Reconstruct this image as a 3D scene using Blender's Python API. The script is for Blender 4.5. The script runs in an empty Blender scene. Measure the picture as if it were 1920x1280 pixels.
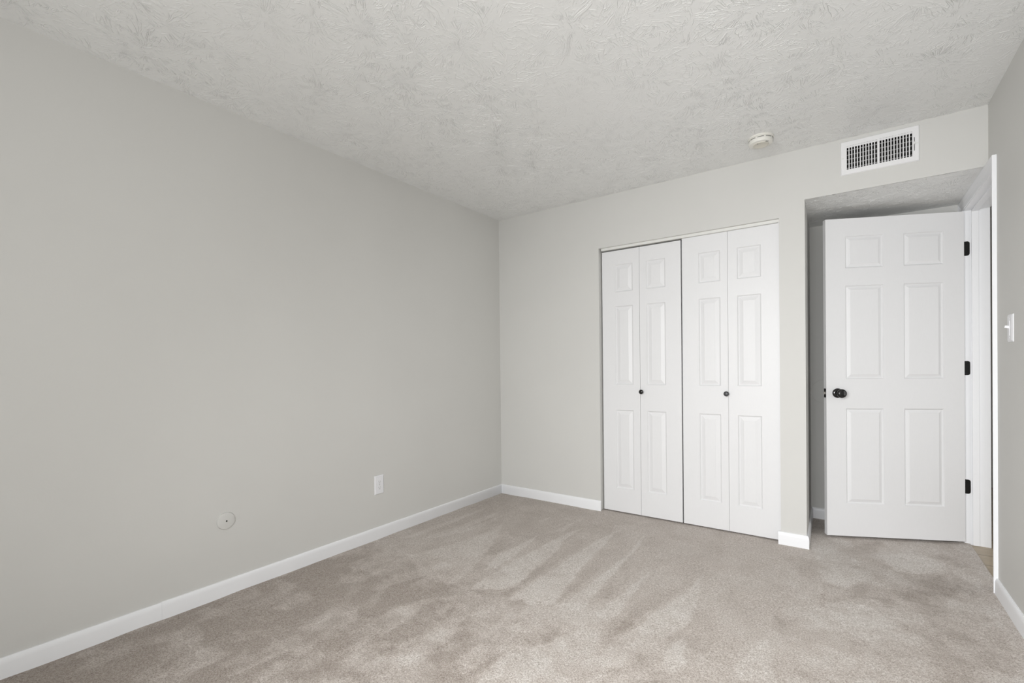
import bpy, bmesh, math, random
import numpy as np
from mathutils import Vector, Matrix

random.seed(4)
S = bpy.context.scene
COL = S.collection

# ------------------------------------------------------------------ camera
D, W, H = 3.382, 3.134, 2.44            # closet wall, right wall, ceiling
YF = -0.80                              # window wall behind the camera
YA = 4.092                              # back of the entry alcove
ZS = 2.1275                             # alcove ceiling
T_HALL = 1.15                           # far side of the hall, from the right wall
cam_d = bpy.data.cameras.new('camera')
cam = bpy.data.objects.new('camera', cam_d)
COL.objects.link(cam)
R_ = Vector((0.8133962893, 0.5816132631, -0.0106060682))
U_ = Vector((0.0050606827, 0.0111567809, 0.9999249550))
F_ = Vector((-0.5816879455, 0.8133889220, -0.0061315241))
m = Matrix.Identity(4)
for i in range(3):
    m[i][0] = R_[i]; m[i][1] = U_[i]; m[i][2] = -F_[i]
m[0][3], m[1][3], m[2][3] = 2.5481, 0.0, 1.1248
cam.matrix_world = m
cam_d.sensor_width = 36.0
cam_d.lens = 36.0 * 882.57 / 1920.0
cam_d.shift_y = (693.83 - 640.0) / 1920.0
cam_d.clip_start = 0.02
S.camera = cam

# ------------------------------------------------------------------ light
S.view_settings.view_transform = 'Standard'
S.view_settings.look = 'None'
S.view_settings.gamma = 1.0
S.view_settings.exposure = -0.05
S.view_settings.use_curve_mapping = False

wd = bpy.data.worlds.new('sky'); S.world = wd; wd.use_nodes = True
bg = wd.node_tree.nodes['Background']
bg.inputs[0].default_value = (0.86, 0.93, 1.0, 1)
bg.inputs[1].default_value = 0.3

WX0, WX1, WZ0, WZ1 = 1.30, 3.02, 0.10, 2.10     # window opening behind the camera
def area(name, loc, rot, sx, sy, power, color):
    l = bpy.data.lights.new(name, 'AREA'); l.shape = 'RECTANGLE'
    l.size = sx; l.size_y = sy; l.energy = power; l.color = color
    o = bpy.data.objects.new(name, l); o.location = loc; o.rotation_euler = rot
    COL.objects.link(o); return o
# daylight entering through the window, from just outside it
def aim(o, tgt, spread):
    o.rotation_euler = (Vector(tgt) - o.location).to_track_quat('-Z', 'Y').to_euler()
    o.data.spread = math.radians(spread); return o
# daylight bounced up from the ground outside the window
area('window_ground_bounce', ((WX0 + WX1) / 2, YF - 0.30, 0.9), (math.radians(120), 0, 0), 1.7, 2.0, 45, (1.0, 1.0, 0.995))
# sky seen through the window
aim(area('window_daylight', (2.05, YF - 0.10, 1.6), (0, 0, 0), 1.3, 0.9, 40, (0.99, 0.995, 1.0)), (2.6, 2.5, 0.0), 110)
# added soft fill in front of the hall wall, brightening the open door
area('hall_fill', (W + T_HALL, 3.15, 1.10), (math.radians(90), 0, math.radians(90)), 0.9, 1.9, 8.5, (1.0, 0.995, 0.985))

# ------------------------------------------------------------------ materials
class N:
    """small node helper"""
    def __init__(s, name):
        s.m = bpy.data.materials.new(name); s.m.use_nodes = True
        s.t = s.m.node_tree; s.b = s.t.nodes['Principled BSDF']
    def n(s, kind, **kw):
        x = s.t.nodes.new(kind)
        for k, v in kw.items(): setattr(x, k, v)
        return x
    def l(s, a, b): s.t.links.new(a, b)
    def math(s, op, a, b=None, c=None, clamp=False):
        x = s.n('ShaderNodeMath', operation=op, use_clamp=clamp)
        for i, v in enumerate((a, b, c)):
            if v is None: continue
            if isinstance(v, (int, float)): x.inputs[i].default_value = v
            else: s.l(v, x.inputs[i])
        return x.outputs[0]
    def vm(s, op, a, b=None, scale=None):
        x = s.n('ShaderNodeVectorMath', operation=op)
        for i, v in enumerate((a, b)):
            if v is None: continue
            if isinstance(v, tuple): x.inputs[i].default_value = v
            else: s.l(v, x.inputs[i])
        if scale is not None:
            if isinstance(scale, (int, float)): x.inputs['Scale'].default_value = scale
            else: s.l(scale, x.inputs['Scale'])
        return x
    def noise(s, vec, scale, detail=2, rough=.5, dist=0):
        x = s.n('ShaderNodeTexNoise'); x.inputs['Scale'].default_value = scale
        x.inputs['Detail'].default_value = detail; x.inputs['Roughness'].default_value = rough
        x.inputs['Distortion'].default_value = dist
        if vec is not None: s.l(vec, x.inputs['Vector'])
        return x.outputs['Fac']
    def ramp(s, fac, stops):
        x = s.n('ShaderNodeValToRGB'); s.l(fac, x.inputs[0]); e = x.color_ramp.elements
        while len(e) < len(stops): e.new(0.5)
        for q, (p, c) in zip(e, stops):
            q.position = p; q.color = (*c, 1) if isinstance(c, tuple) else (c, c, c, 1)
        return x.outputs[0]
    def bump(s, h, strength, dist, normal=None):
        x = s.n('ShaderNodeBump'); x.inputs['Strength'].default_value = strength
        x.inputs['Distance'].default_value = dist; s.l(h, x.inputs['Height'])
        if normal is not None: s.l(normal, x.inputs['Normal'])
        return x.outputs[0]
    def pos(s):
        return s.n('ShaderNodeNewGeometry').outputs['Position']
    def obj(s):
        return s.n('ShaderNodeTexCoord').outputs['Object']

def paint(name, col, rough=0.5, bump_scale=220, bump=0.05, var=0.015, spec=0.5, stretch=None):
    k = N(name); p = k.obj() if stretch else k.pos()
    if stretch:
        p = k.vm('MULTIPLY', p, stretch).outputs[0]
    big = k.noise(p, 1.7 if not stretch else 30, 3)
    lo = tuple(c * (1 - var) for c in col); hi = tuple(min(1, c * (1 + var)) for c in col)
    k.l(k.ramp(big, [(0.3, lo), (0.7, hi)]), k.b.inputs['Base Color'])
    k.b.inputs['Roughness'].default_value = rough
    k.b.inputs['Specular IOR Level'].default_value = spec
    if bump:
        k.l(k.bump(k.noise(p, bump_scale, 3), bump, 0.002), k.b.inputs['Normal'])
    return k.m

M_WALL = paint('greige_wall_paint', (0.662, 0.659, 0.637), 0.55, 130, 0.10, 0.012, 0.35)
M_DOOR = paint('white_door_paint', (0.790, 0.793, 0.802), 0.42, 60, 0.10, 0.008, 0.45, (8, 8, 1.0))
M_TRIM = paint('white_trim_paint', (0.91, 0.92, 0.94), 0.38, 90, 0.06, 0.01, 0.5)
M_TRACK = paint('off_white_track', (0.80, 0.80, 0.77), 0.4, 90, 0.0, 0.01)
M_PLASTIC = paint('white_plastic', (0.84, 0.845, 0.87), 0.35, 90, 0.0, 0.004)
M_DETECT = paint('ivory_plastic', (0.80, 0.79, 0.74), 0.45, 90, 0.0, 0.01)
M_DETECT2 = paint('aged_ivory_plastic', (0.70, 0.675, 0.60), 0.5, 90, 0.0, 0.01)
M_VENT = paint('white_enamel', (0.84, 0.84, 0.85), 0.35, 90, 0.0, 0.006)
M_GALV = paint('galvanised_grey', (0.16, 0.165, 0.16), 0.5, 90, 0.0, 0.05)
M_DUCT = paint('dark_duct', (0.045, 0.045, 0.04), 0.7, 90, 0.0, 0.1)
M_BLACK = paint('matte_black_metal', (0.006, 0.006, 0.006), 0.13, 90, 0.0, 0.0, 0.6)
M_DARK = paint('dark_slot', (0.02, 0.02, 0.018), 0.8, 90, 0.0, 0.0, 0.2)
M_STEEL = paint('satin_nickel', (0.45, 0.43, 0.40), 0.35, 90, 0.0, 0.0)
M_STEEL.node_tree.nodes['Principled BSDF'].inputs['Metallic'].default_value = 0.9
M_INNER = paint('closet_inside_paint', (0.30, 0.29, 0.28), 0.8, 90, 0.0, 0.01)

def ceiling_mat():
    """stomp brush texture: fans of raised bristle strokes that radiate from scattered centres"""
    k = N('stomped_ceiling_paint'); p = k.pos()
    sep = k.n('ShaderNodeSeparateXYZ'); k.l(p, sep.inputs[0])
    cmb = k.n('ShaderNodeCombineXYZ'); k.l(sep.outputs[0], cmb.inputs[0]); k.l(sep.outputs[1], cmb.inputs[1])
    flat = cmb.outputs[0]
    wn = k.n('ShaderNodeTexNoise'); wn.inputs['Scale'].default_value = 14; wn.inputs['Detail'].default_value = 3; k.l(flat, wn.inputs['Vector'])
    w = k.vm('SCALE', k.vm('SUBTRACT', wn.outputs['Color'], (.5, .5, .5)).outputs[0], scale=0.024).outputs[0]
    base = k.vm('ADD', flat, w).outputs[0]
    total = None
    for i, (sc, off, ang, rad, thr) in enumerate(((3.6, (0, 0, 0), 7.5, 6, .465), (3.0, (3.3, 7.7, 0), 8.5, 5, .47), (4.6, (11.3, 2.1, 0), 6.5, 7, .46))):
        q = k.vm('ADD', base, off).outputs[0]
        v = k.n('ShaderNodeTexVoronoi', voronoi_dimensions='2D', feature='F1')
        v.inputs['Scale'].default_value = sc; k.l(q, v.inputs['Vector'])
        d = k.vm('SUBTRACT', q, v.outputs['Position']).outputs[0]
        ln = k.vm('LENGTH', d).outputs['Value']
        vec = k.vm('SCALE', k.vm('NORMALIZE', d).outputs[0], scale=ang).outputs[0]
        rc = k.n('ShaderNodeCombineXYZ'); k.l(k.math('MULTIPLY', ln, rad), rc.inputs[2])
        vec = k.vm('ADD', vec, rc.outputs[0]).outputs[0]
        vec = k.vm('ADD', vec, k.vm('SCALE', v.outputs['Color'], scale=30.0).outputs[0]).outputs[0]
        nz = k.noise(vec, 1.0, 1.0, .5)
        rid = k.math('SUBTRACT', 1.0, k.math('MULTIPLY', k.math('ABSOLUTE', k.math('SUBTRACT', nz, .5)), 22.0), clamp=True)
        rid = k.math('POWER', rid, 1.4)
        gate = k.math('MULTIPLY', k.math('SUBTRACT', k.noise(q, 13 + 4 * i, 2), thr), 9.0, clamp=True)
        rid = k.math('MULTIPLY', rid, gate)
        rid = k.math('MULTIPLY', rid, k.math('MULTIPLY', ln, 22.0, clamp=True))
        total = rid if total is None else k.math('MAXIMUM', total, rid)
    fine = k.noise(flat, 130, 3, .6)
    h = k.math('ADD', total, k.math('MULTIPLY', fine, 0.16))
    big = k.math('MULTIPLY', k.math('SUBTRACT', k.noise(flat, 1.6, 2), .30), 3.2, clamp=True)
    h = k.math('MULTIPLY', h, k.math('ADD', .35, k.math('MULTIPLY', big, .75)))
    dn = k.n('ShaderNodeDisplacement'); dn.inputs['Midlevel'].default_value = 0.0; dn.inputs['Scale'].default_value = 0.0021
    k.l(h, dn.inputs['Height'])
    k.l(dn.outputs[0], [n_ for n_ in k.t.nodes if n_.type == 'OUTPUT_MATERIAL'][0].inputs['Displacement'])
    k.m.displacement_method = 'BOTH'
    k.b.inputs['Base Color'].default_value = (0.83, 0.835, 0.825, 1)
    k.b.inputs['Roughness'].default_value = 0.34
    k.b.inputs['Specular IOR Level'].default_value = 0.9
    return k.m
M_CEIL = ceiling_mat()

def carpet_mat():
    k = N('beige_cut_pile_carpet'); p = k.pos()
    at = k.n('ShaderNodeAttribute', attribute_name='pile_lay_light')
    f1 = k.noise(p, 270, 2, .7)
    f2 = k.noise(p, 130, 2, .6)
    fib = k.math('ADD', k.math('MULTIPLY', f1, .62), k.math('MULTIPLY', f2, .38))
    c = k.ramp(fib, [(0.32, (0.28, 0.235, 0.198)), (0.50, (0.565, 0.510, 0.468)), (0.68, (0.85, 0.805, 0.77))])
    light = k.n('ShaderNodeMix', data_type='RGBA', blend_type='MULTIPLY')
    light.inputs[0].default_value = 1.0
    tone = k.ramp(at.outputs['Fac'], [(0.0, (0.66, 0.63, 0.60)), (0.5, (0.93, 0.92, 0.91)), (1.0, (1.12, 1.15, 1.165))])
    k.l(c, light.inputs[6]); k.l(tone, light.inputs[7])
    k.l(light.outputs[2], k.b.inputs['Base Color'])
    k.b.inputs['Roughness'].default_value = 0.95
    k.b.inputs['Specular IOR Level'].default_value = 0.1
    k.b.inputs['Sheen Weight'].default_value = 0.15
    k.l(k.bump(fib, 0.8, 0.006), k.b.inputs['Normal'])
    return k.m
M_CARPET = carpet_mat()

def wood_mat():
    k = N('light_oak_planks'); p = k.pos()
    br = k.n('ShaderNodeTexBrick'); br.inputs['Scale'].default_value = 1.0
    br.inputs['Brick Width'].default_value = 1.2; br.inputs['Row Height'].default_value = 0.18
    br.inputs['Mortar Size'].default_value = 0.004
    br.inputs['Color1'].default_value = (0.46, 0.37, 0.26, 1); br.inputs['Color2'].default_value = (0.52, 0.43, 0.31, 1)
    br.inputs['Mortar'].default_value = (0.22, 0.17, 0.12, 1)
    k.l(k.vm('ADD', p, (0.35, 0.10, 0)).outputs[0], br.inputs['Vector'])
    g = k.noise(k.vm('MULTIPLY', p, (4, 60, 1)).outputs[0], 1.0, 4)
    mx = k.n('ShaderNodeMix', data_type='RGBA', blend_type='MULTIPLY'); mx.inputs[0].default_value = 0.5
    k.l(br.outputs[0], mx.inputs[6]); k.l(k.ramp(g, [(.3, .6), (.7, 1.0)]), mx.inputs[7])
    k.l(mx.outputs[2], k.b.inputs['Base Color']); k.b.inputs['Roughness'].default_value = 0.4
    return k.m
M_WOOD = wood_mat()
# ------------------------------------------------------------------ mesh helpers
def box(bm, x0, x1, y0, y1, z0, z1, bev=0.0, seg=2):
    r = bmesh.ops.create_cube(bm, size=1.0)
    vs = r['verts']
    bmesh.ops.scale(bm, vec=(x1 - x0, y1 - y0, z1 - z0), verts=vs)
    bmesh.ops.translate(bm, vec=((x0 + x1) / 2, (y0 + y1) / 2, (z0 + z1) / 2), verts=vs)
    if bev:
        es = list({e for v in vs for e in v.link_edges})
        bmesh.ops.bevel(bm, geom=es, offset=bev, segments=seg, profile=0.6, affect='EDGES')

def prism(bm, pts, z0, z1):
    if sum(a[0] * b[1] - b[0] * a[1] for a, b in zip(pts, pts[1:] + pts[:1])) < 0: pts = pts[::-1]
    lo = [bm.verts.new((x, y, z0)) for x, y in pts]; hi = [bm.verts.new((x, y, z1)) for x, y in pts]
    bm.faces.new(lo[::-1]); bm.faces.new(hi)
    n = len(pts)
    for i in range(n):
        bm.faces.new((lo[i], lo[(i + 1) % n], hi[(i + 1) % n], hi[i]))

def sweep(bm, prof, path, closed=False):
    """prof: list of (a, b); path: list of functions (a, b) -> Vector; rings joined in order"""
    rings = [[bm.verts.new(f(a, b)) for a, b in prof] for f in path]
    n = len(prof)
    for r0, r1 in zip(rings, rings[1:]):
        for i in range(n):
            bm.faces.new((r0[i], r0[(i + 1) % n], r1[(i + 1) % n], r1[i]))
    bm.faces.new(rings[0][::-1]); bm.faces.new(rings[-1])

def lathe(bm, prof, seg=48, cap0=True, cap1=True):
    """prof: list of (radius, z) about the z axis"""
    rings = []
    for r, z in prof:
        if r < 1e-6: rings.append([bm.verts.new((0, 0, z))])
        else: rings.append([bm.verts.new((r * math.cos(2 * math.pi * i / seg), r * math.sin(2 * math.pi * i / seg), z)) for i in range(seg)])
    for a, b in zip(rings, rings[1:]):
        for i in range(seg):
            j = (i + 1) % seg
            if len(a) == 1 and len(b) == 1: continue
            if len(a) == 1: bm.faces.new((a[0], b[j], b[i]))
            elif len(b) == 1: bm.faces.new((a[i], a[j], b[0]))
            else: bm.faces.new((a[i], a[j], b[j], b[i]))

def link(name, bm, mat, parent=None, smooth=None, mats=None):
    if not name.startswith('wall'):
        bmesh.ops.remove_doubles(bm, verts=bm.verts, dist=1e-6)
        bmesh.ops.recalc_face_normals(bm, faces=bm.faces)
    me = bpy.data.meshes.new(name); bm.to_mesh(me); bm.free()
    for mm in (mats or [mat]): me.materials.append(mm)
    o = bpy.data.objects.new(name, me); COL.objects.link(o)
    if smooth:
        for p in me.polygons: p.use_smooth = True
        me.set_sharp_from_angle(angle=math.radians(smooth))
    if parent is not None: o.parent = parent
    return o

def tag(o, label, cat, group=None, kind=None):
    o['label'] = label; o['category'] = cat
    if group: o['group'] = group
    if kind: o['kind'] = kind
    return o

def thing(name, label, cat, loc=(0, 0, 0), rot=(0, 0, 0), group=None, kind=None):
    o = bpy.data.objects.new(name, None); COL.objects.link(o)
    o.empty_display_size = 0.1
    o.location = loc; o.rotation_euler = rot
    return tag(o, label, cat, group, kind)

def at(o, loc=(0, 0, 0), rot=(0, 0, 0)):
    o.location = loc; o.rotation_euler = rot; return o

# ------------------------------------------------------------------ walls and ceiling
T = 0.12
CX0, CX1, CZ = 0.969, 2.197, 2.041       # closet opening
NX = 2.335                               # alcove's left edge
VX0, VX1, VZ0, VZ1 = 2.538, 2.845, 2.246, 2.397   # hole for the air vent
ZB = ZS + .0004                          # header bottom, skimmed by the recess ceiling
JY0, JY1, JZ = 3.281, 4.035, 2.068       # doorway in the right wall, inside its jambs

bm = bmesh.new(); box(bm, -T, 0, YF - T, D + 0.75, 0, H)
tag(link('wall_left', bm, M_WALL), 'long plain light grey wall on the left with the electrical outlet', 'wall', kind='structure')

bm = bmesh.new()
box(bm, 0, CX0, D, D + T, 0, H)
box(bm, CX0, CX1, D, D + T, CZ, H)
prism(bm, [(CX1, D), (NX, D), (NX - .002, D + T), (CX1, D + T)], 0, ZS)
box(bm, CX1, NX, D, D + T, ZS, H)
box(bm, NX, VX0, D, D + T, ZB, H); box(bm, VX1, W, D, D + T, ZB, H)
box(bm, VX0, VX1, D, D + T, ZB, VZ0); box(bm, VX0, VX1, D, D + T, VZ1, H)
tag(link('wall_back', bm, M_WALL), 'light grey wall around the closet with a lowered header over the entry', 'wall', kind='structure')

bm = bmesh.new()
prism(bm, [(NX - .002, D + T), (2.319, YA), (2.319, YA + T), (2.22, YA + T), (2.22, D + T)], 0, ZS + .05)
tag(link('wall_alcove_left', bm, M_WALL), 'shaded narrow grey side wall left of the open white door', 'wall', kind='structure')
bm = bmesh.new(); box(bm, 2.319, W, YA, YA + T, 0, ZS + .05)
tag(link('wall_alcove_back', bm, M_WALL), 'grey wall behind the open white door in the entry recess', 'wall', kind='structure')

bm = bmesh.new()
box(bm, W, W + T, YF - T, JY0 - .02, -.012, H)
box(bm, W, W + T, JY1 + .02, 6.0, -.012, H)
box(bm, W, W + T, JY0 - .02, JY1 + .02, JZ + .02, H)
tag(link('wall_right', bm, M_WALL), 'light grey wall on the right with the light switch', 'wall', kind='structure')

bm = bmesh.new()
box(bm, 0, WX0, YF - T, YF, 0, H); box(bm, WX1, W, YF - T, YF, 0, H)
box(bm, WX0, WX1, YF - T, YF, 0, WZ0); box(bm, WX0, WX1, YF - T, YF, WZ1, H)
tag(link('wall_front', bm, M_WALL), 'light grey window wall behind the photographer', 'wall', kind='structure')

# window behind the camera
wn = thing('window_1', 'white framed double window in the wall behind the photographer', 'window', ((WX0 + WX1) / 2, YF, WZ0), kind='structure')
bm = bmesh.new(); w2 = (WX1 - WX0) / 2; hh = WZ1 - WZ0
for a, b in ((-w2, -w2 + .05), (-.03, .03), (w2 - .05, w2)): box(bm, a, b, -.09, -.04, .05, hh - .05)
box(bm, -w2, w2, -.09, -.04, 0, .05); box(bm, -w2, w2, -.09, -.04, hh - .05, hh)
for s in (-1, 1):
    a, b = sorted((s * .03, s * (w2 - .05))); box(bm, a, b, -.085, -.045, hh / 2 - .02, hh / 2 + .02)
link('window_frame', bm, M_TRIM, wn)
bm = bmesh.new(); box(bm, -w2 - .03, w2 + .03, -.035, .03, -.022, 0.0, .004); link('window_sill', bm, M_TRIM, wn)

def plaster(name, xs, ys, z, x0, x1, y0, y1):
    """finely divided plaster skin facing down, under a 4 cm slab"""
    gx, gy = np.meshgrid(xs, ys, indexing='ij'); nx, ny = len(xs), len(ys)
    co = np.stack([gx.ravel(), gy.ravel(), np.full(nx * ny, z)], 1)
    idx = np.arange(nx * ny).reshape(nx, ny)
    fc = np.stack([idx[:-1, :-1], idx[:-1, 1:], idx[1:, 1:], idx[1:, :-1]], -1).reshape(-1, 4)   # normals down
    n0 = len(co)
    co = np.vstack([co, [[x, y, zz] for zz in (z + .004, z + .044) for x, y in ((x0, y0), (x1, y0), (x1, y1), (x0, y1))]])
    fc = np.vstack([fc, n0 + np.array([[3, 2, 1, 0], [4, 5, 6, 7], [0, 1, 5, 4], [1, 2, 6, 5], [2, 3, 7, 6], [3, 0, 4, 7]])])
    me = bpy.data.meshes.new(name)
    me.vertices.add(len(co)); me.vertices.foreach_set('co', co.ravel().astype(np.float32))
    me.loops.add(fc.size); me.loops.foreach_set('vertex_index', fc.ravel().astype(np.int32))
    me.polygons.add(len(fc)); me.polygons.foreach_set('loop_start', (np.arange(len(fc)) * 4).astype(np.int32))
    me.polygons.foreach_set('loop_total', np.full(len(fc), 4, np.int32))
    me.update(calc_edges=True)
    sm = np.ones(len(fc), bool); sm[-6:] = False; me.polygons.foreach_set('use_smooth', sm)
    me.materials.append(M_CEIL)
    o = bpy.data.objects.new(name, me); COL.objects.link(o); return o
CS = 0.003
xs_c = np.linspace(0, W, int(W / CS)); ys_c = np.concatenate([np.arange(YF, -.2, .02), np.linspace(-.2, D, int((D + .2) / CS))])
tag(plaster('ceiling', xs_c, ys_c, H, -T, W + T, YF - T, D + T), 'white ceiling with stomped brush texture over the room', 'ceiling', kind='structure')
tag(plaster('ceiling', np.linspace(2.319, W, 270), np.linspace(D + .0005, YA, 236), ZS, 2.319, W, D + .001, YA), 'low textured ceiling over the entry recess behind the header', 'ceiling', kind='structure')

# closet inside
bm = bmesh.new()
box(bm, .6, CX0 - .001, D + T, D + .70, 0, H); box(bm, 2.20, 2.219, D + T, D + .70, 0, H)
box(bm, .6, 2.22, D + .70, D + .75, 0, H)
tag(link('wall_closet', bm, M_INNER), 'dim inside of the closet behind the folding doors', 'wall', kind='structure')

# hall beyond the doorway
bm = bmesh.new()
box(bm, W + T + 1.05, W + T + 1.15, 2.2, 6.0, -.012, H); box(bm, W + T, W + T + 1.15, 6.0, 6.1, -.012, H)
box(bm, W + T, W + T + 1.15, 2.1, 2.2, -.012, H)
tag(link('wall_hall', bm, M_WALL), 'grey hall wall glimpsed through the doorway slit', 'wall', kind='structure')
bm = bmesh.new(); box(bm, W + T, W + T + 1.15, 2.1, 6.1, H, H + .05)
tag(link('ceiling', bm, M_CEIL), 'hall ceiling beyond the doorway', 'ceiling', kind='structure')

# ------------------------------------------------------------------ carpet floor
POLY = {
 "W1":[(1.03, 2.97), (0.99, 2.76), (0.95, 2.25), (0.96, 1.81), (1.11, 1.87), (1.14, 2.07), (1.1, 2.4), (1.04, 2.71)],
 "W2":[(1.26, 3.07), (1.22, 2.89), (1.2, 2.36), (1.19, 1.85), (1.32, 1.83), (1.4, 1.91), (1.36, 2.13), (1.31, 2.51), (1.28, 2.83)],
 "W3":[(1.43, 3.08), (1.46, 2.73), (1.45, 2.28), (1.44, 1.96), (1.54, 1.93), (1.52, 2.15), (1.5, 2.45), (1.48, 2.82)],
 "W4":[(1.66, 2.58), (1.64, 2.35), (1.62, 2.14), (1.6, 1.95), (1.68, 1.9), (1.7, 2.02), (1.68, 2.2), (1.67, 2.43)],
 "W5":[(1.9, 2.72), (1.89, 2.49), (1.85, 2.24), (1.81, 2.05), (1.77, 1.81), (1.84, 1.9), (1.93, 1.96), (1.98, 2.12), (1.96, 2.29), (1.92, 2.51)],
 "W6":[(0.85, 2.68), (0.84, 2.44), (0.82, 2.25), (0.89, 2.04), (0.93, 2.1), (0.92, 2.24), (0.89, 2.48)],
 "W7":[(0.51, 2.74), (0.52, 2.57), (0.51, 2.36), (0.45, 2.13), (0.38, 1.92), (0.64, 1.77), (0.86, 1.79), (0.84, 2.0), (0.75, 2.21), (0.66, 2.41)],
 "W8":[(0.33, 3.0), (0.29, 2.65), (0.26, 2.4), (0.25, 2.13), (0.35, 2.3), (0.36, 2.64)],
 "W9":[(1.98, 1.99), (1.95, 1.86), (1.97, 1.73), (2.02, 1.71), (2.04, 1.8), (2.01, 1.92)],
 "W10":[(1.75, 1.76), (1.84, 1.84), (1.89, 1.75), (1.84, 1.62), (1.77, 1.62)],
 "D1":[(0.64, 2.49), (0.81, 2.66), (0.78, 2.49), (0.82, 2.25), (0.75, 2.21)],
 "D2":[(1.08, 2.33), (1.12, 2.54), (1.13, 2.82), (1.18, 2.94), (1.18, 2.42), (1.17, 2.06), (1.18, 1.89), (1.14, 1.83), (1.14, 2.07)],
 "D3":[(1.32, 2.55), (1.31, 2.94), (1.41, 2.96), (1.42, 2.58), (1.42, 2.23), (1.42, 1.96), (1.41, 1.91), (1.37, 2.13)],
 "D4":[(1.47, 1.6), (1.52, 1.81), (1.61, 1.82), (1.55, 1.64), (1.5, 1.59)],
 "D5":[(0.67, 1.79), (0.6, 1.59), (0.76, 1.38), (0.8, 1.5), (0.87, 1.62), (1.01, 1.75), (0.91, 1.82)],
 "D6":[(1.19, 1.29), (1.23, 1.37), (1.33, 1.38), (1.36, 1.3), (1.27, 1.24)],
 "D7":[(1.5, 2.45), (1.48, 2.82), (1.6, 2.66), (1.61, 2.43), (1.59, 2.14), (1.54, 2.11)],
 "D8":[(1.73, 1.82), (1.72, 2.13), (1.75, 2.31), (1.86, 2.47), (1.84, 2.26), (1.78, 2.03), (1.77, 1.85)],
 "E1":[(2.37, 3.38), (2.41, 3.62), (2.56, 3.36), (2.66, 3.13), (2.54, 2.9), (2.43, 2.9)],
 "E2":[(2.45, 2.65), (2.56, 2.78), (2.72, 2.83), (2.75, 2.63), (2.56, 2.45), (2.48, 2.5)],
 "E3":[(2.69, 3.5), (2.88, 3.67), (3.02, 3.54), (2.93, 3.32), (2.75, 3.27)],
 "E4":[(2.19, 1.93), (2.27, 2.2), (2.33, 1.88), (2.23, 1.81)],
 "S1":[(.17, 3.05), (.14, 2.6), (.12, 2.1), (.18, 2.15), (.20, 2.6)],
 "S2":[(.40, 2.9), (.37, 2.6), (.35, 2.35), (.41, 2.4), (.43, 2.65)],
 "S3":[(.93, 3.15), (.91, 3.0), (.90, 2.8), (.95, 2.82)],
 "S4":[(.72, 3.1), (.69, 2.9), (.74, 2.85)],
 "S5":[(1.12, 1.66), (1.06, 1.35), (1.03, 1.05), (1.16, 1.1), (1.20, 1.4)],
 "S6":[(1.36, 1.72), (1.32, 1.5), (1.30, 1.25), (1.40, 1.3), (1.43, 1.55)],
 "S7":[(.62, 1.25), (.56, 1.0), (.58, .75), (.70, .8), (.72, 1.05)],
 "S8":[(2.60, 2.3), (2.55, 2.05), (2.56, 1.8), (2.68, 1.85), (2.70, 2.1)],
 "F1":[(2.79, 3.14), (2.93, 3.32), (2.99, 3.14), (2.88, 2.88), (2.75, 2.91)],
 "F2":[(2.27, 2.4), (2.41, 2.45), (2.46, 2.15), (2.34, 2.07)],
}
AMP = {'W': .33, 'D': -.22, 'E': .24, 'F': -.20, 'S': .22}
rng = np.random.default_rng(7)
def vnoise(x, y, s, seed):
    g = np.random.default_rng(seed).random((97, 97))
    u = (x * s) % 96; v = (y * s) % 96
    i = u.astype(int); j = v.astype(int); fu = u - i; fv = v - j
    fu = fu * fu * (3 - 2 * fu); fv = fv * fv * (3 - 2 * fv)
    return (g[i, j] * (1 - fu) + g[i + 1, j] * fu) * (1 - fv) + (g[i, j + 1] * (1 - fu) + g[i + 1, j + 1] * fu) * fv
def inside(px, py, poly):
    """signed distance (positive inside)"""
    n = len(poly); d2 = np.full(px.shape, 1e9); ins = np.zeros(px.shape, bool)
    for i in range(n):
        ax, ay = poly[i]; bx, by = poly[(i + 1) % n]
        ex, ey = bx - ax, by - ay; t = np.clip(((px - ax) * ex + (py - ay) * ey) / (ex * ex + ey * ey + 1e-12), 0, 1)
        d2 = np.minimum(d2, (px - ax - t * ex) ** 2 + (py - ay - t * ey) ** 2)
        if ay != by:
            c = ((ay > py) != (by > py)) & (px < (bx - ax) * (py - ay) / (by - ay) + ax); ins ^= c
    d = np.sqrt(d2); return np.where(ins, d, -d)
step = 0.0065
FX1 = 3.158
xs = np.arange(0, FX1 + 1e-6, step); ys = np.arange(-1.04, YA + .02, step)
xs = np.append(xs[xs < FX1 - .002], FX1)
gx, gy = np.meshgrid(xs, ys, indexing='ij'); X = gx.ravel(); Y = gy.ravel()
wx = X + .010 * (vnoise(X, Y, 22, 1) - .5) + .012 * (vnoise(X, Y, 80, 2) - .5)
wy = Y + .05 * (vnoise(X, Y, 16, 3) - .5) + .02 * (vnoise(X, Y, 55, 4) - .5)
lay_light = .44 + .36 * (vnoise(X + 9, Y * .6, 5.5, 5) - .5) + .38 * (vnoise(X + 5, Y * .8, 12, 6) - .5) + .26 * (vnoise(X, Y, 30, 8) - .5)
calm = np.maximum(np.clip((2.6 - Y) / 1.1, .30, 1.0), np.clip((X - 2.1) / .35, 0, 1) * .85)
ss = lambda v, a, b: (lambda t: t * t * (3 - 2 * t))(np.clip((v - a) / (b - a), 0, 1))
lay_light += .27 * (ss(vnoise(wx + 3, wy * .8 + 1, 8, 14), .42, .60) - .5) + .18 * (ss(vnoise(wx + 1, wy + 4, 17, 15), .45, .60) - .5)
lay_light = .46 + (lay_light - .46) * calm
lay_light += .10 * np.clip((X - 1.2) / 1.3, -1, 1) - .30 * np.clip((1.3 - X) / .5, 0, 1) * np.clip((1.95 - Y) / .5, 0, 1)  # room's light gradient painted into the pile tone: lighter right, darker near left
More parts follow.
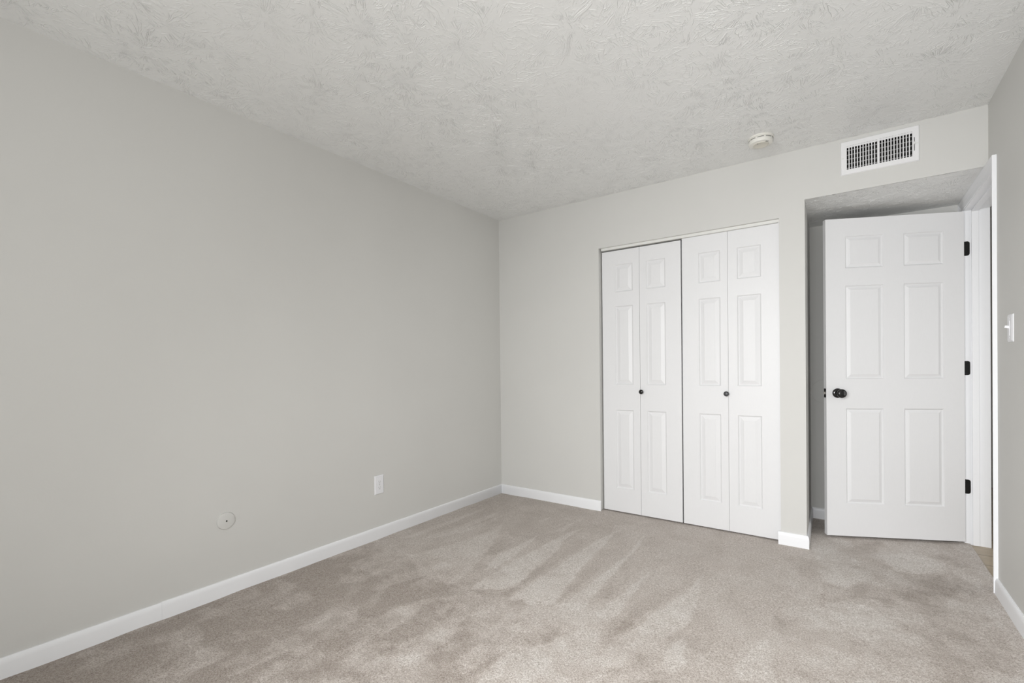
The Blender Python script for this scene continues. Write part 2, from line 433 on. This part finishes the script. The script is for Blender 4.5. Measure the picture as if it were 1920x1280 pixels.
for k_, pl in POLY.items():
    sd = inside(wx, wy, pl); q = np.clip((sd + .003) / .010, 0, 1)
    lay_light += AMP[k_[0]] * (.7 if k_ in ('W7', 'W8', 'W10') else 1) * q * (.75 + .5 * vnoise(X, Y, 20, 9)) * (np.clip((2.75 - Y) / .7, .1, 1) if k_[0] == 'D' else 1)
lay_light = np.clip(lay_light, 0.02, 1.0)
Z = .004 * (vnoise(X, Y, 7, 11) - .5) - .002
edge = np.minimum.reduce([X - .012, D - .012 - Y + 99 * (X > NX), ])
nx_, ny_ = len(xs), len(ys)
co = np.stack([X, Y, Z], 1)
idx = np.arange(nx_ * ny_).reshape(nx_, ny_)
fc = np.stack([idx[:-1, :-1], idx[1:, :-1], idx[1:, 1:], idx[:-1, 1:]], -1).reshape(-1, 4)
me = bpy.data.meshes.new('floor'); me.from_pydata(co.tolist(), [], fc.tolist()); me.update()
a_ = me.attributes.new('pile_lay_light', 'FLOAT', 'POINT'); a_.data.foreach_set('value', lay_light.astype(np.float32))
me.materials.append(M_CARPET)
me.polygons.foreach_set('use_smooth', [True] * len(me.polygons))
fo = bpy.data.objects.new('floor', me); COL.objects.link(fo)
tag(fo, 'beige grey cut pile carpet with vacuum streaks', 'carpet', kind='structure')
bm = bmesh.new(); box(bm, FX1 - .001, W + T + 1.15, 2.1, 6.1, -.06, -.012)
tag(link('floor', bm, M_WOOD), 'light oak plank hall floor showing beyond the carpet edge', 'floor', kind='structure')

# ------------------------------------------------------------------ baseboards
BH, BT = 0.0755, 0.0125
BP = [(0, -.008), (BT, -.008), (BT, BH - .022), (BT - .001, BH - .014), (BT - .004, BH - .004), (BT - .007, BH), (0, BH)]
def bb(name, pts, label):
    """pts: (wall point, mitre point offset) given as (x, y, dx, dy): outward offset of the full thickness"""
    bm = bmesh.new()
    path = [(lambda a, b, p=p: Vector((p[0] + p[2] * a / BT, p[1] + p[3] * a / BT, b))) for p in pts]
    sweep(bm, BP, path)
    return tag(link(name, bm, M_TRIM, smooth=50), label, 'baseboard', kind='structure')
e = BT
bm = bmesh.new()
for y0, y1, dz in ((YF, 0.800, -.0012), (0.8005, D - .0, 0.0)):
    ee = e if y1 > 3 else 0
    sweep(bm, [(a, b + (dz if b > .02 else 0)) for a, b in BP],
          [lambda a, b, y=y0: Vector((a, y, b)), lambda a, b, y=y1, q=ee: Vector((a, y - (a / BT) * q, b))])
tag(link('baseboard_left', bm, M_TRIM, smooth=50), 'long white baseboard along the left wall', 'baseboard', kind='structure')
bb('baseboard_back', [(0, D, e, -e), (CX0 + .004, D, 0, -e)], 'short white baseboard between room corner and closet')
bb('baseboard_nib', [(CX1 - .014, D, 0, -e), (NX, D, e, -e), (2.319, YA, e, -e), (W - .001, YA, 0, -e)],
   'white baseboard wrapping the wall stub right of the closet')
bb('baseboard_right', [(W, 3.2185, -e, 0), (W, YF, -e, 0)], 'white baseboard along the right wall below the switch')

# ------------------------------------------------------------------ closet doors
def panel_slab(bm, w, h, t, xr, zr, rings, zbase=0.0):
    """door slab: front face at y=0 looking to -y, thickness t towards +y, moulded panels
    xr: list of (x0, x1) panel columns; zr: list of (z0, z1); rings: list of (inset, depth)"""
    X_ = sorted({0, w, *[v for p in xr for v in p]}); Z_ = sorted({0, h, *[v for p in zr for v in p]})
    V = {}
    def v(x, y, z):
        key = (round(x, 5), round(y, 5), round(z, 5))
        if key not in V: V[key] = bm.verts.new((x, y, z + zbase))
        return V[key]
    for x0, x1 in zip(X_, X_[1:]):
        for z0, z1 in zip(Z_, Z_[1:]):
            if (x0, x1) in xr and (z0, z1) in zr:
                prev = [(x0, z0), (x1, z0), (x1, z1), (x0, z1)]; pd = 0
                for ins, dep in rings:
                    cur = [(x0 + ins, z0 + ins), (x1 - ins, z0 + ins), (x1 - ins, z1 - ins), (x0 + ins, z1 - ins)]
                    for i in range(4):
                        j = (i + 1) % 4
                        bm.faces.new((v(prev[i][0], pd, prev[i][1]), v(prev[j][0], pd, prev[j][1]),
                                      v(cur[j][0], dep, cur[j][1]), v(cur[i][0], dep, cur[i][1])))
                    prev, pd = cur, dep
                bm.faces.new([v(a, pd, b) for a, b in prev])
            else:
                bm.faces.new((v(x0, 0, z0), v(x1, 0, z0), v(x1, 0, z1), v(x0, 0, z1)))
    # sides and back
    for x0, x1 in zip(X_, X_[1:]):
        bm.faces.new((v(x0, 0, 0), v(x0, t, 0), v(x1, t, 0), v(x1, 0, 0)))
        bm.faces.new((v(x0, 0, h), v(x1, 0, h), v(x1, t, h), v(x0, t, h)))
    for z0, z1 in zip(Z_, Z_[1:]):
        bm.faces.new((v(0, 0, z0), v(0, 0, z1), v(0, t, z1), v(0, t, z0)))
        bm.faces.new((v(w, 0, z0), v(w, t, z0), v(w, t, z1), v(w, 0, z1)))
    for x0, x1 in zip(X_, X_[1:]):
        for z0, z1 in zip(Z_, Z_[1:]):
            bm.faces.new((v(x0, t, z0), v(x0, t, z1), v(x1, t, z1), v(x1, t, z0)))

def knob_bm(prof, seg=32):
    bm = bmesh.new(); lathe(bm, prof, seg)
    bmesh.ops.rotate(bm, verts=bm.verts, cent=(0, 0, 0), matrix=Matrix.Rotation(math.radians(90), 3, 'X'))  # +z -> -y
    return bm

RING_C = [(.003, .0040), (.007, .0075), (.011, .0080), (.033, .0022), (.036, .0012), (.041, .0012)]
ZR_C = [(.185, .790), (.984, 1.586), (1.695, 1.904)]
DE = D + .042
def bifold(name, label, x0, z0, ztop, leaves, knob_x, knob_mat):
    t = thing(name, label, 'closet door', (x0, DE, z0), kind='structure')
    for lx0, lx1, px0, px1 in leaves:
        bm = bmesh.new(); w = lx1 - lx0; h = ztop - z0
        panel_slab(bm, w, h, .032, [(px0 - lx0, px1 - lx0)], [(a - z0, b - z0) for a, b in ZR_C], RING_C)
        at(link('door_leaf', bm, M_DOOR, t), (lx0 - x0, 0, 0))
    k = link('knob', knob_bm([(0, 0), (.009, 0), (.007, .006), (.0068, .013), (.012, .017), (.0165, .022), (.0168, .026), (.014, .030), (.007, .0315), (0, .032)]), knob_mat, t, smooth=60)
    at(k, (knob_x - x0, 0, .932 - z0)); k['label'] = 'small round black knob'
    return t
M_KNOB2 = paint('greyer_black_metal', (0.045, 0.046, 0.05), 0.40, 90, 0.0, 0.0, 0.6)  # greyer and rougher than the other black metal
bifold('door_1', 'left pair of white folding closet doors with a gap above', .979, .006, 2.014,
       [(.979, 1.2775, 1.085, 1.225), (1.2795, 1.5815, 1.331, 1.471)], 1.293, M_BLACK)
bifold('door_2', 'right pair of white folding closet doors beside the wall stub', 1.590, .006, 2.0225,
       [(1.590, 1.8885, 1.702, 1.842), (1.890, 2.1885, 1.947, 2.089)], 1.880, M_KNOB2)

bm = bmesh.new(); box(bm, CX0 + .012, CX1, D + .022, D + .075, 2.0235, CZ)
tag(link('trim_1', bm, M_TRACK), 'thin white overhead track above the closet doors', 'door track', kind='structure')
bm = bmesh.new(); box(bm, CX1 - .008, CX1 + 0.0, D + .030, D + .09, 0, 2.0235)
tag(link('trim_2', bm, M_DOOR), 'narrow white strip closing the right side of the closet opening', 'trim', kind='structure')

# ------------------------------------------------------------------ entry door
HX, HY = W - .002, 4.000                   # visible face, hinge end
LX, LY = 2.430, 3.668                      # visible face, latch end
dw = math.hypot(HX - LX, HY - LY); ang = math.atan2(HY - LY, HX - LX)
dr = thing('door_3', 'open white six panel door with round black knob in the entry recess', 'door', (LX, LY, .014), (0, 0, ang), kind='structure')
RING_D = [(.003, .0040), (.007, .0080), (.010, .0085), (.026, .0020), (.028, .0010), (.032, .0010)]
bm = bmesh.new()
panel_slab(bm, dw, 2.044, .035, [(.115, .332), (.447, .666)], [(.210, .823), (1.013, 1.613), (1.725, 1.930)], RING_D)
es = [e_ for e_ in bm.edges if all(abs(v.co.y) < 1e-4 and (v.co.x < 1e-4 or v.co.x > dw - 1e-4 or v.co.z < 1e-4 or v.co.z > 2.0439) for v in e_.verts)
      and len(e_.link_faces) == 2 and abs(e_.link_faces[0].normal.dot(e_.link_faces[1].normal)) < .5]
link('door_leaf', bm, M_DOOR, dr)
rose = [(0, 0), (.031, 0), (.031, .004), (.027, .009), (.013, .012), (.0, .012)]
o = at(link('rosette', knob_bm(rose, 48), M_BLACK, dr, smooth=40), (.066, 0, .922)); o['label'] = 'round black rosette'
kn = [(.0, .010), (.011, .010), (.0105, .026), (.016, .034), (.0255, .043), (.0285, .052), (.0265, .060), (.018, .0655), (0, .067)]
o = at(link('knob', knob_bm(kn, 48), M_BLACK, dr, smooth=60), (.066, 0, .922)); o['label'] = 'glossy round black knob'
bmk = knob_bm(rose, 48); lathe_k = knob_bm(kn, 48)
o = at(link('knob', knob_bm([(a, b) for a, b in rose] , 32), M_BLACK, dr, smooth=40), (.066, .035, .922), (0, 0, math.pi)); o['label'] = 'black rosette on the far side'
bmk.free(); lathe_k.free()
bm = bmesh.new(); box(bm, -.0015, .0005, .005, .030, .922 - .029, .922 + .029, .0004); o = link('latch_plate', bm, M_BLACK, dr); o['label'] = 'black latch plate on the door edge'
bm = bmesh.new(); prism(bm, [(-.012, .012), (-.001, .012), (-.001, .024), (-.006, .024)], .922 - .008, .922 + .008); o = link('latch_bolt', bm, M_STEEL, dr); o['label'] = 'metal latch bolt'
# hinges: leaf on the jamb + knuckle, parts of the door
rot = Matrix.Rotation(-ang, 4, 'Z')
def to_door(x, y, z): return rot @ Vector((x - LX, y - LY, z - .014))
def rounded(x0, x1, z0, z1, r):
    p = [(x0, z0)]
    for i in range(7):
        a = -math.pi / 2 + i * math.pi / 12; p.append((x1 - r + r * math.cos(a), z0 + r + r * math.sin(a)))
    for i in range(7):
        a = i * math.pi / 12; p.append((x1 - r + r * math.cos(a), z1 - r + r * math.sin(a)))
    p.append((x0, z1)); return p
for zc in (1.833, 1.090, .351):
    bm = bmesh.new()
    pts = rounded(W - .012, W + .0285, zc - .0445, zc + .0445, .013)
    f0 = [bm.verts.new(to_door(x, JY1 - .0020, z)) for x, z in pts]; f1 = [bm.verts.new(to_door(x, JY1 - .0003, z)) for x, z in pts]
    bm.faces.new(f0); bm.faces.new(f1[::-1])
    for i in range(len(pts)):
        j = (i + 1) % len(pts); bm.faces.new((f0[i], f1[i], f1[j], f0[j]))
    h_ = link('hinge', bm, M_BLACK, dr); h_['label'] = 'black door hinge'
    bm = bmesh.new(); lathe(bm, [(0, -.0445), (.006, -.0445), (.006, .0445), (0, .0445)], 16)
    kp = to_door(W - .019, JY1 - .006, zc); bmesh.ops.translate(bm, verts=bm.verts, vec=kp)
    link('hinge_knuckle', bm, M_BLACK, h_)
    bm = bmesh.new()
    for dx, dz in ((.012, -.028), (.020, 0), (.012, .028)):
        b2 = bmesh.new(); lathe(b2, [(0, 0), (.0035, 0), (.0028, .0008), (0, .001)], 12)
        bmesh.ops.rotate(b2, verts=b2.verts, cent=(0, 0, 0), matrix=Matrix.Rotation(math.radians(90), 3, 'X'))
        bmesh.ops.rotate(b2, verts=b2.verts, cent=(0, 0, 0), matrix=rot.to_3x3())
        bmesh.ops.translate(b2, verts=b2.verts, vec=to_door(W + dx, JY1 - .0020, zc + dz))
        tm = bpy.data.meshes.new('t'); b2.to_mesh(tm); b2.free(); bm.from_mesh(tm); bpy.data.meshes.remove(tm)
    link('hinge_screw', bm, M_BLACK, h_)

# door frame: jambs, stops, casing
fr = thing('trim_3', 'white painted frame and casing around the entry doorway', 'door frame', (W, JY0, 0), kind='structure')
def fbox(name, *b, bev=.0012):
    bm = bmesh.new(); x0, x1, y0, y1, z0, z1 = b
    box(bm, x0 - W, x1 - W, y0 - JY0, y1 - JY0, z0, z1, bev); return link(name, bm, M_TRIM, fr)
fbox('jamb', W, W + T, JY1, JY1 + .0195, -.012, JZ)
fbox('jamb', W, W + T, JY0 - .0195, JY0, -.012, JZ)
fbox('jamb', W, W + T, JY0 - .0195, JY1 + .0195, JZ, JZ + .0195)
fbox('door_stop', W + .036, W + .068, JY1 - .011, JY1, -.010, JZ - .011, bev=.002)
fbox('door_stop', W + .036, W + .068, JY0, JY0 + .011, -.010, JZ - .011, bev=.002)
fbox('door_stop', W + .036, W + .068, JY0, JY1, JZ - .011, JZ, bev=.002)
CP = [(0, 0), (0, .0045), (.004, .0062), (.015, .0072), (.026, .0078), (.030, .0098), (.036, .0108), (.046, .0140), (.053, .0168), (.057, .0165), (.057, 0)]
def casing(path, maxa=.057):
    bm = bmesh.new(); pr = [(min(a, maxa), b) for a, b in CP]
    sweep(bm, pr, path); return link('casing', bm, M_TRIM, fr, smooth=30)
yi0, yi1, zi = JY0 - .005 - JY0, JY1 + .005 - JY0, JZ + .003
# near side, bottom to mitre at the head
casing([lambda a, b: Vector((-b, yi0 - a, .0)), lambda a, b: Vector((-b, yi0 - a, zi + a))])
casing([lambda a, b: Vector((-b, yi0 - a, zi + min(a, .0562))), lambda a, b: Vector((-b, yi1 + min(a, .0515), zi + min(a, .0562)))])
casing([lambda a, b: Vector((-b, yi1 + a, .0)), lambda a, b: Vector((-b, yi1 + a, zi + a - .001))], .0505)

# ------------------------------------------------------------------ air vent
vt = thing('air_vent', 'white slotted metal air vent above the entry recess near the ceiling', 'vent', (2.515, D, 2.224))
vw, vh = .353, .195
bm = bmesh.new()
gx0, gx1, gz0, gz1, cm0, cm1 = .0305, .3215, .0295, .1655, .1705, .1815
sx0 = [gx0 + i * (cm0 - gx0 + .0042) / 11 for i in range(11)] + [cm1 + i * (gx1 - cm1 + .0042) / 11 for i in range(11)]
sw = .0086
def plate(x0, x1, z0, z1): box(bm, x0, x1, -.007, -.0055, z0, z1)
plate(.004, gx0, .004, vh - .004); plate(gx1, vw - .004, .004, vh - .004)
plate(gx0, gx1, .004, gz0); plate(gx0, gx1, gz1, vh - .004); plate(cm0, cm1, gz0, gz1)
# sloping rim round the plate
o4 = [(0, 0), (vw, 0), (vw, vh), (0, vh)]; i4 = [(.004, .004), (vw - .004, .004), (vw - .004, vh - .004), (.004, vh - .004)]
for i in range(4):
    j = (i + 1) % 4
    bm.faces.new([bm.verts.new(c) for c in ((o4[i][0], -.0005, o4[i][1]), (o4[j][0], -.0005, o4[j][1]), (i4[j][0], -.007, i4[j][1]), (i4[i][0], -.007, i4[i][1]))])
link('vent_plate', bm, M_VENT, vt)
bm = bmesh.new()
for grp in (sx0[:11], sx0[11:]):
    for a, b in zip(grp, grp[1:]):
        box(bm, a + sw, b, -.0068, .006, gz0, gz1)      # the fins between the slots
for s_ in sx0:                                           # curled lip closing the top of each slot
    box(bm, s_, s_ + sw, -.0040, -.0025, gz1 - .010, gz1)
o = link('fins', bm, M_VENT, vt)
bm = bmesh.new()
for i in range(5):
    z = gz0 + .012 + i * .0255
    box(bm, gx0, gx1, .008, .0095, z, z + .0018)
o = link('rear_bars', bm, M_VENT, vt)
bm = bmesh.new()
for i in range(5):
    z = gz0 + .010 + i * .0262
    vs = [bm.verts.new(c) for c in ((gx0, .020, z), (gx1, .020, z), (gx1, .038, z + .013), (gx0, .038, z + .013),
                                    (gx0, .021, z - .001), (gx1, .021, z - .001), (gx1, .039, z + .012), (gx0, .039, z + .012))]
    for f in ((0, 1, 2, 3), (7, 6, 5, 4), (0, 4, 5, 1), (2, 6, 7, 3), (1, 5, 6, 2), (0, 3, 7, 4)): bm.faces.new([vs[q] for q in f])
o = link('damper_blades', bm, M_GALV, vt); o['label'] = 'grey metal damper blades inside the vent'
bm = bmesh.new(); x0, x1, z0, z1 = VX0 - 2.515 + .001, VX1 - 2.515 - .001, VZ0 - 2.224 + .001, VZ1 - 2.224 - .001
box(bm, x0, x1, .115, .118, z0, z1)
for b in ((x0, x0 + .001, z0, z1), (x1 - .001, x1, z0, z1), (x0, x1, z0, z0 + .001), (x0, x1, z1 - .001, z1)): box(bm, b[0], b[1], .0, .118, b[2], b[3])
o = link('duct', bm, M_DUCT, vt); o['label'] = 'dark duct behind the slots'
bm = bmesh.new(); box(bm, .3295, .3318, -.0085, -.007, .058, .130); o = link('lever_slot', bm, M_DARK, vt); o['label'] = 'dark slot of the lever'
bm = bmesh.new(); box(bm, .3290, .3345, -.018, -.007, .092, .104, .001); o = link('lever', bm, M_VENT, vt)
for sx, sz in ((.011, .098), (.342, .098)):
    bm = knob_bm([(0, 0), (.0042, 0), (.0036, .0018), (0, .0024)], 16); at(link('screw', bm, M_TRACK, vt, smooth=40), (sx, -.0068, sz))

# ------------------------------------------------------------------ smoke detector
sd = thing('smoke_detector', 'round ivory smoke detector on the ceiling left of the air vent', 'smoke detector', (2.140, 3.075, H))
bm = bmesh.new(); lathe(bm, [(0, 0), (.0665, 0), (.0665, -.008), (.0645, -.010), (0, -.010)], 64); link('base_ring', bm, M_DETECT, sd, smooth=40)
bm = bmesh.new(); lathe(bm, [(.0, -.010), (.0615, -.010), (.0628, -.012), (.0632, -.032), (.0600, -.038), (.0560, -.0400), (.0, -.0400)], 64)
link('housing', bm, M_DETECT, sd, smooth=35)
n_ = 9
for i in range(n_):                                       # the sensing slots round the housing
    a0 = 2 * math.pi * (i + .13) / n_ + .30; a1 = 2 * math.pi * (i + .87) / n_ + .30; K = 8; rg = []
    bm = bmesh.new()
    for q in range(K + 1):
        a = a0 + (a1 - a0) * q / K; c_, s_ = math.cos(a), math.sin(a)
        rg.append([bm.verts.new((r * c_, r * s_, z)) for r, z in ((.0600, -.0160), (.06345, -.0160), (.06345, -.0188), (.0600, -.0188))])
    for r0, r1 in zip(rg, rg[1:]):
        for u in range(4): bm.faces.new((r0[u], r0[(u + 1) % 4], r1[(u + 1) % 4], r1[u]))
    bm.faces.new(rg[0]); bm.faces.new(rg[-1][::-1])
    o = link('vent_slot', bm, M_DARK, sd); o['label'] = 'dark slot in the side of the housing'
bm = bmesh.new(); lathe(bm, [(.0, -.0399), (.041, -.0399), (.040, -.0425), (.0370, -.0435), (.0330, -.0420), (.0, -.0420)], 48)
o = link('cover_disc', bm, M_DETECT2, sd, smooth=30); o['label'] = 'yellowed round centre of the cover'
for dx, dy, rr, nm in ((-.012, -.030, .003, 'indicator_light'), (.033, -.032, .0045, 'test_hole'), (.040, -.026, .0035, 'test_hole')):
    bm = bmesh.new(); lathe(bm, [(0, 0), (rr, 0), (rr * .8, -.0012), (0, -.0015)], 16)
    o = at(link(nm, bm, M_KNOB2, sd), (dx, dy, -.0433 if dx < 0 else -.0399)); o['label'] = 'small dark dot'

# ------------------------------------------------------------------ outlet on the left wall
def outlet_plate(bm, w, h, t, b=.005):
    """bevelled plate in local xz, front towards -y"""
    o_ = [(-w / 2, -h / 2), (w / 2, -h / 2), (w / 2, h / 2), (-w / 2, h / 2)]
    i_ = [(x - math.copysign(b, x), z - math.copysign(b, z)) for x, z in o_]
    A = [bm.verts.new((x, 0, z)) for x, z in o_]; B_ = [bm.verts.new((x, -t * .45, z)) for x, z in o_]; C_ = [bm.verts.new((x, -t, z)) for x, z in i_]
    bm.faces.new(A)
    for P, Q in ((A, B_), (B_, C_)):
        for i in range(4): bm.faces.new((P[i], P[(i + 1) % 4], Q[(i + 1) % 4], Q[i]))
    bm.faces.new(C_)
ol = thing('wall_outlet', 'white electrical outlet on the left wall near the room corner', 'outlet', (0, 2.026, .354), (0, 0, math.radians(90)))
bm = bmesh.new(); outlet_plate(bm, .074, .124, .0065); link('cover_plate', bm, M_PLASTIC, ol)
for dz in (-.0195, .0195):
    bm = bmesh.new()
    pts = [(.0165 * math.copysign(abs(math.cos(a)) ** .6, math.cos(a)), .0135 * math.copysign(abs(math.sin(a)) ** .7, math.sin(a))) for a in [i * math.pi / 16 for i in range(32)]]
    f0 = [bm.verts.new((x, -.0055, z)) for x, z in pts]; f1 = [bm.verts.new((x, -.0082, z)) for x, z in pts]
    bm.faces.new(f0); bm.faces.new(f1)
    for i in range(32): bm.faces.new((f0[i], f0[(i + 1) % 32], f1[(i + 1) % 32], f1[i]))
    r_ = at(link('receptacle', bm, M_PLASTIC, ol), (0, 0, dz))
    bm = bmesh.new(); box(bm, -.0075, -.0060, -.0086, -.0080, -.001, .007); box(bm, .0060, .0075, -.0086, -.0080, -.0005, .006); box(bm, -.002, .002, -.0086, -.0080, -.0095, -.0055)
    o = link('slots', bm, M_DARK if False else M_GALV, r_); o['label'] = 'grey prong slots'
bm = knob_bm([(0, 0), (.0032, 0), (.0028, .001), (0, .0014)], 12); at(link('screw', bm, M_STEEL, ol), (0, -.0064, 0))

# ------------------------------------------------------------------ round cable cover on the left wall
cc = thing('cable_cover', 'round grey painted cable cover low on the left wall with dark centre hole', 'wall cover', (0, 1.078, .3705), (0, 0, math.radians(90)))
bm = knob_bm([(0, 0), (.0425, 0), (.0425, .0035), (.0405, .0070), (.036, .0085), (.0, .0085)], 56); link('cover_disc', bm, M_WALL, cc, smooth=30)
bm = knob_bm([(0, .0083), (.0036, .0083), (.0036, .0091), (0, .0091)], 14); o = at(link('hole', bm, M_DARK, cc), (.001, 0, -.001)); o.scale = (1, 1, 1.25); o['label'] = 'dark centre hole'

# ------------------------------------------------------------------ round door bumper plate behind the door
bp = thing('wall_bumper', 'round grey painted bumper disc on the wall behind the door knob', 'wall bumper', (2.408, YA, .925))
bm = knob_bm([(0, 0), (.0875, 0), (.0875, .0015), (.0855, .0030), (0, .0034)], 72); link('bumper_disc', bm, M_WALL, bp, smooth=30)

# ------------------------------------------------------------------ light switch on the right wall
ls = thing('light_switch', 'white toggle light switch on the right wall beside the doorway', 'light switch', (W, 2.977, 1.275), (0, 0, math.radians(-90)))
bm = bmesh.new(); outlet_plate(bm, .078, .122, .0065, .008); link('cover_plate', bm, M_PLASTIC, ls)
bm = bmesh.new(); box(bm, -.006, .006, -.0078, -.0060, -.033, .033, .0006); link('toggle_surround', bm, M_PLASTIC, ls)
bm = bmesh.new(); box(bm, -.0042, .0042, -.022, -.006, -.002, .009, .001)
bmesh.ops.rotate(bm, verts=bm.verts, cent=(0, -.006, .003), matrix=Matrix.Rotation(math.radians(-14), 3, 'X')); link('toggle', bm, M_PLASTIC, ls)
for dz in (-.03 - .012, .03 + .012):
    bm = knob_bm([(0, 0), (.003, 0), (.0026, .001), (0, .0013)], 12); at(link('screw', bm, M_PLASTIC, ls), (0, -.0064, dz))
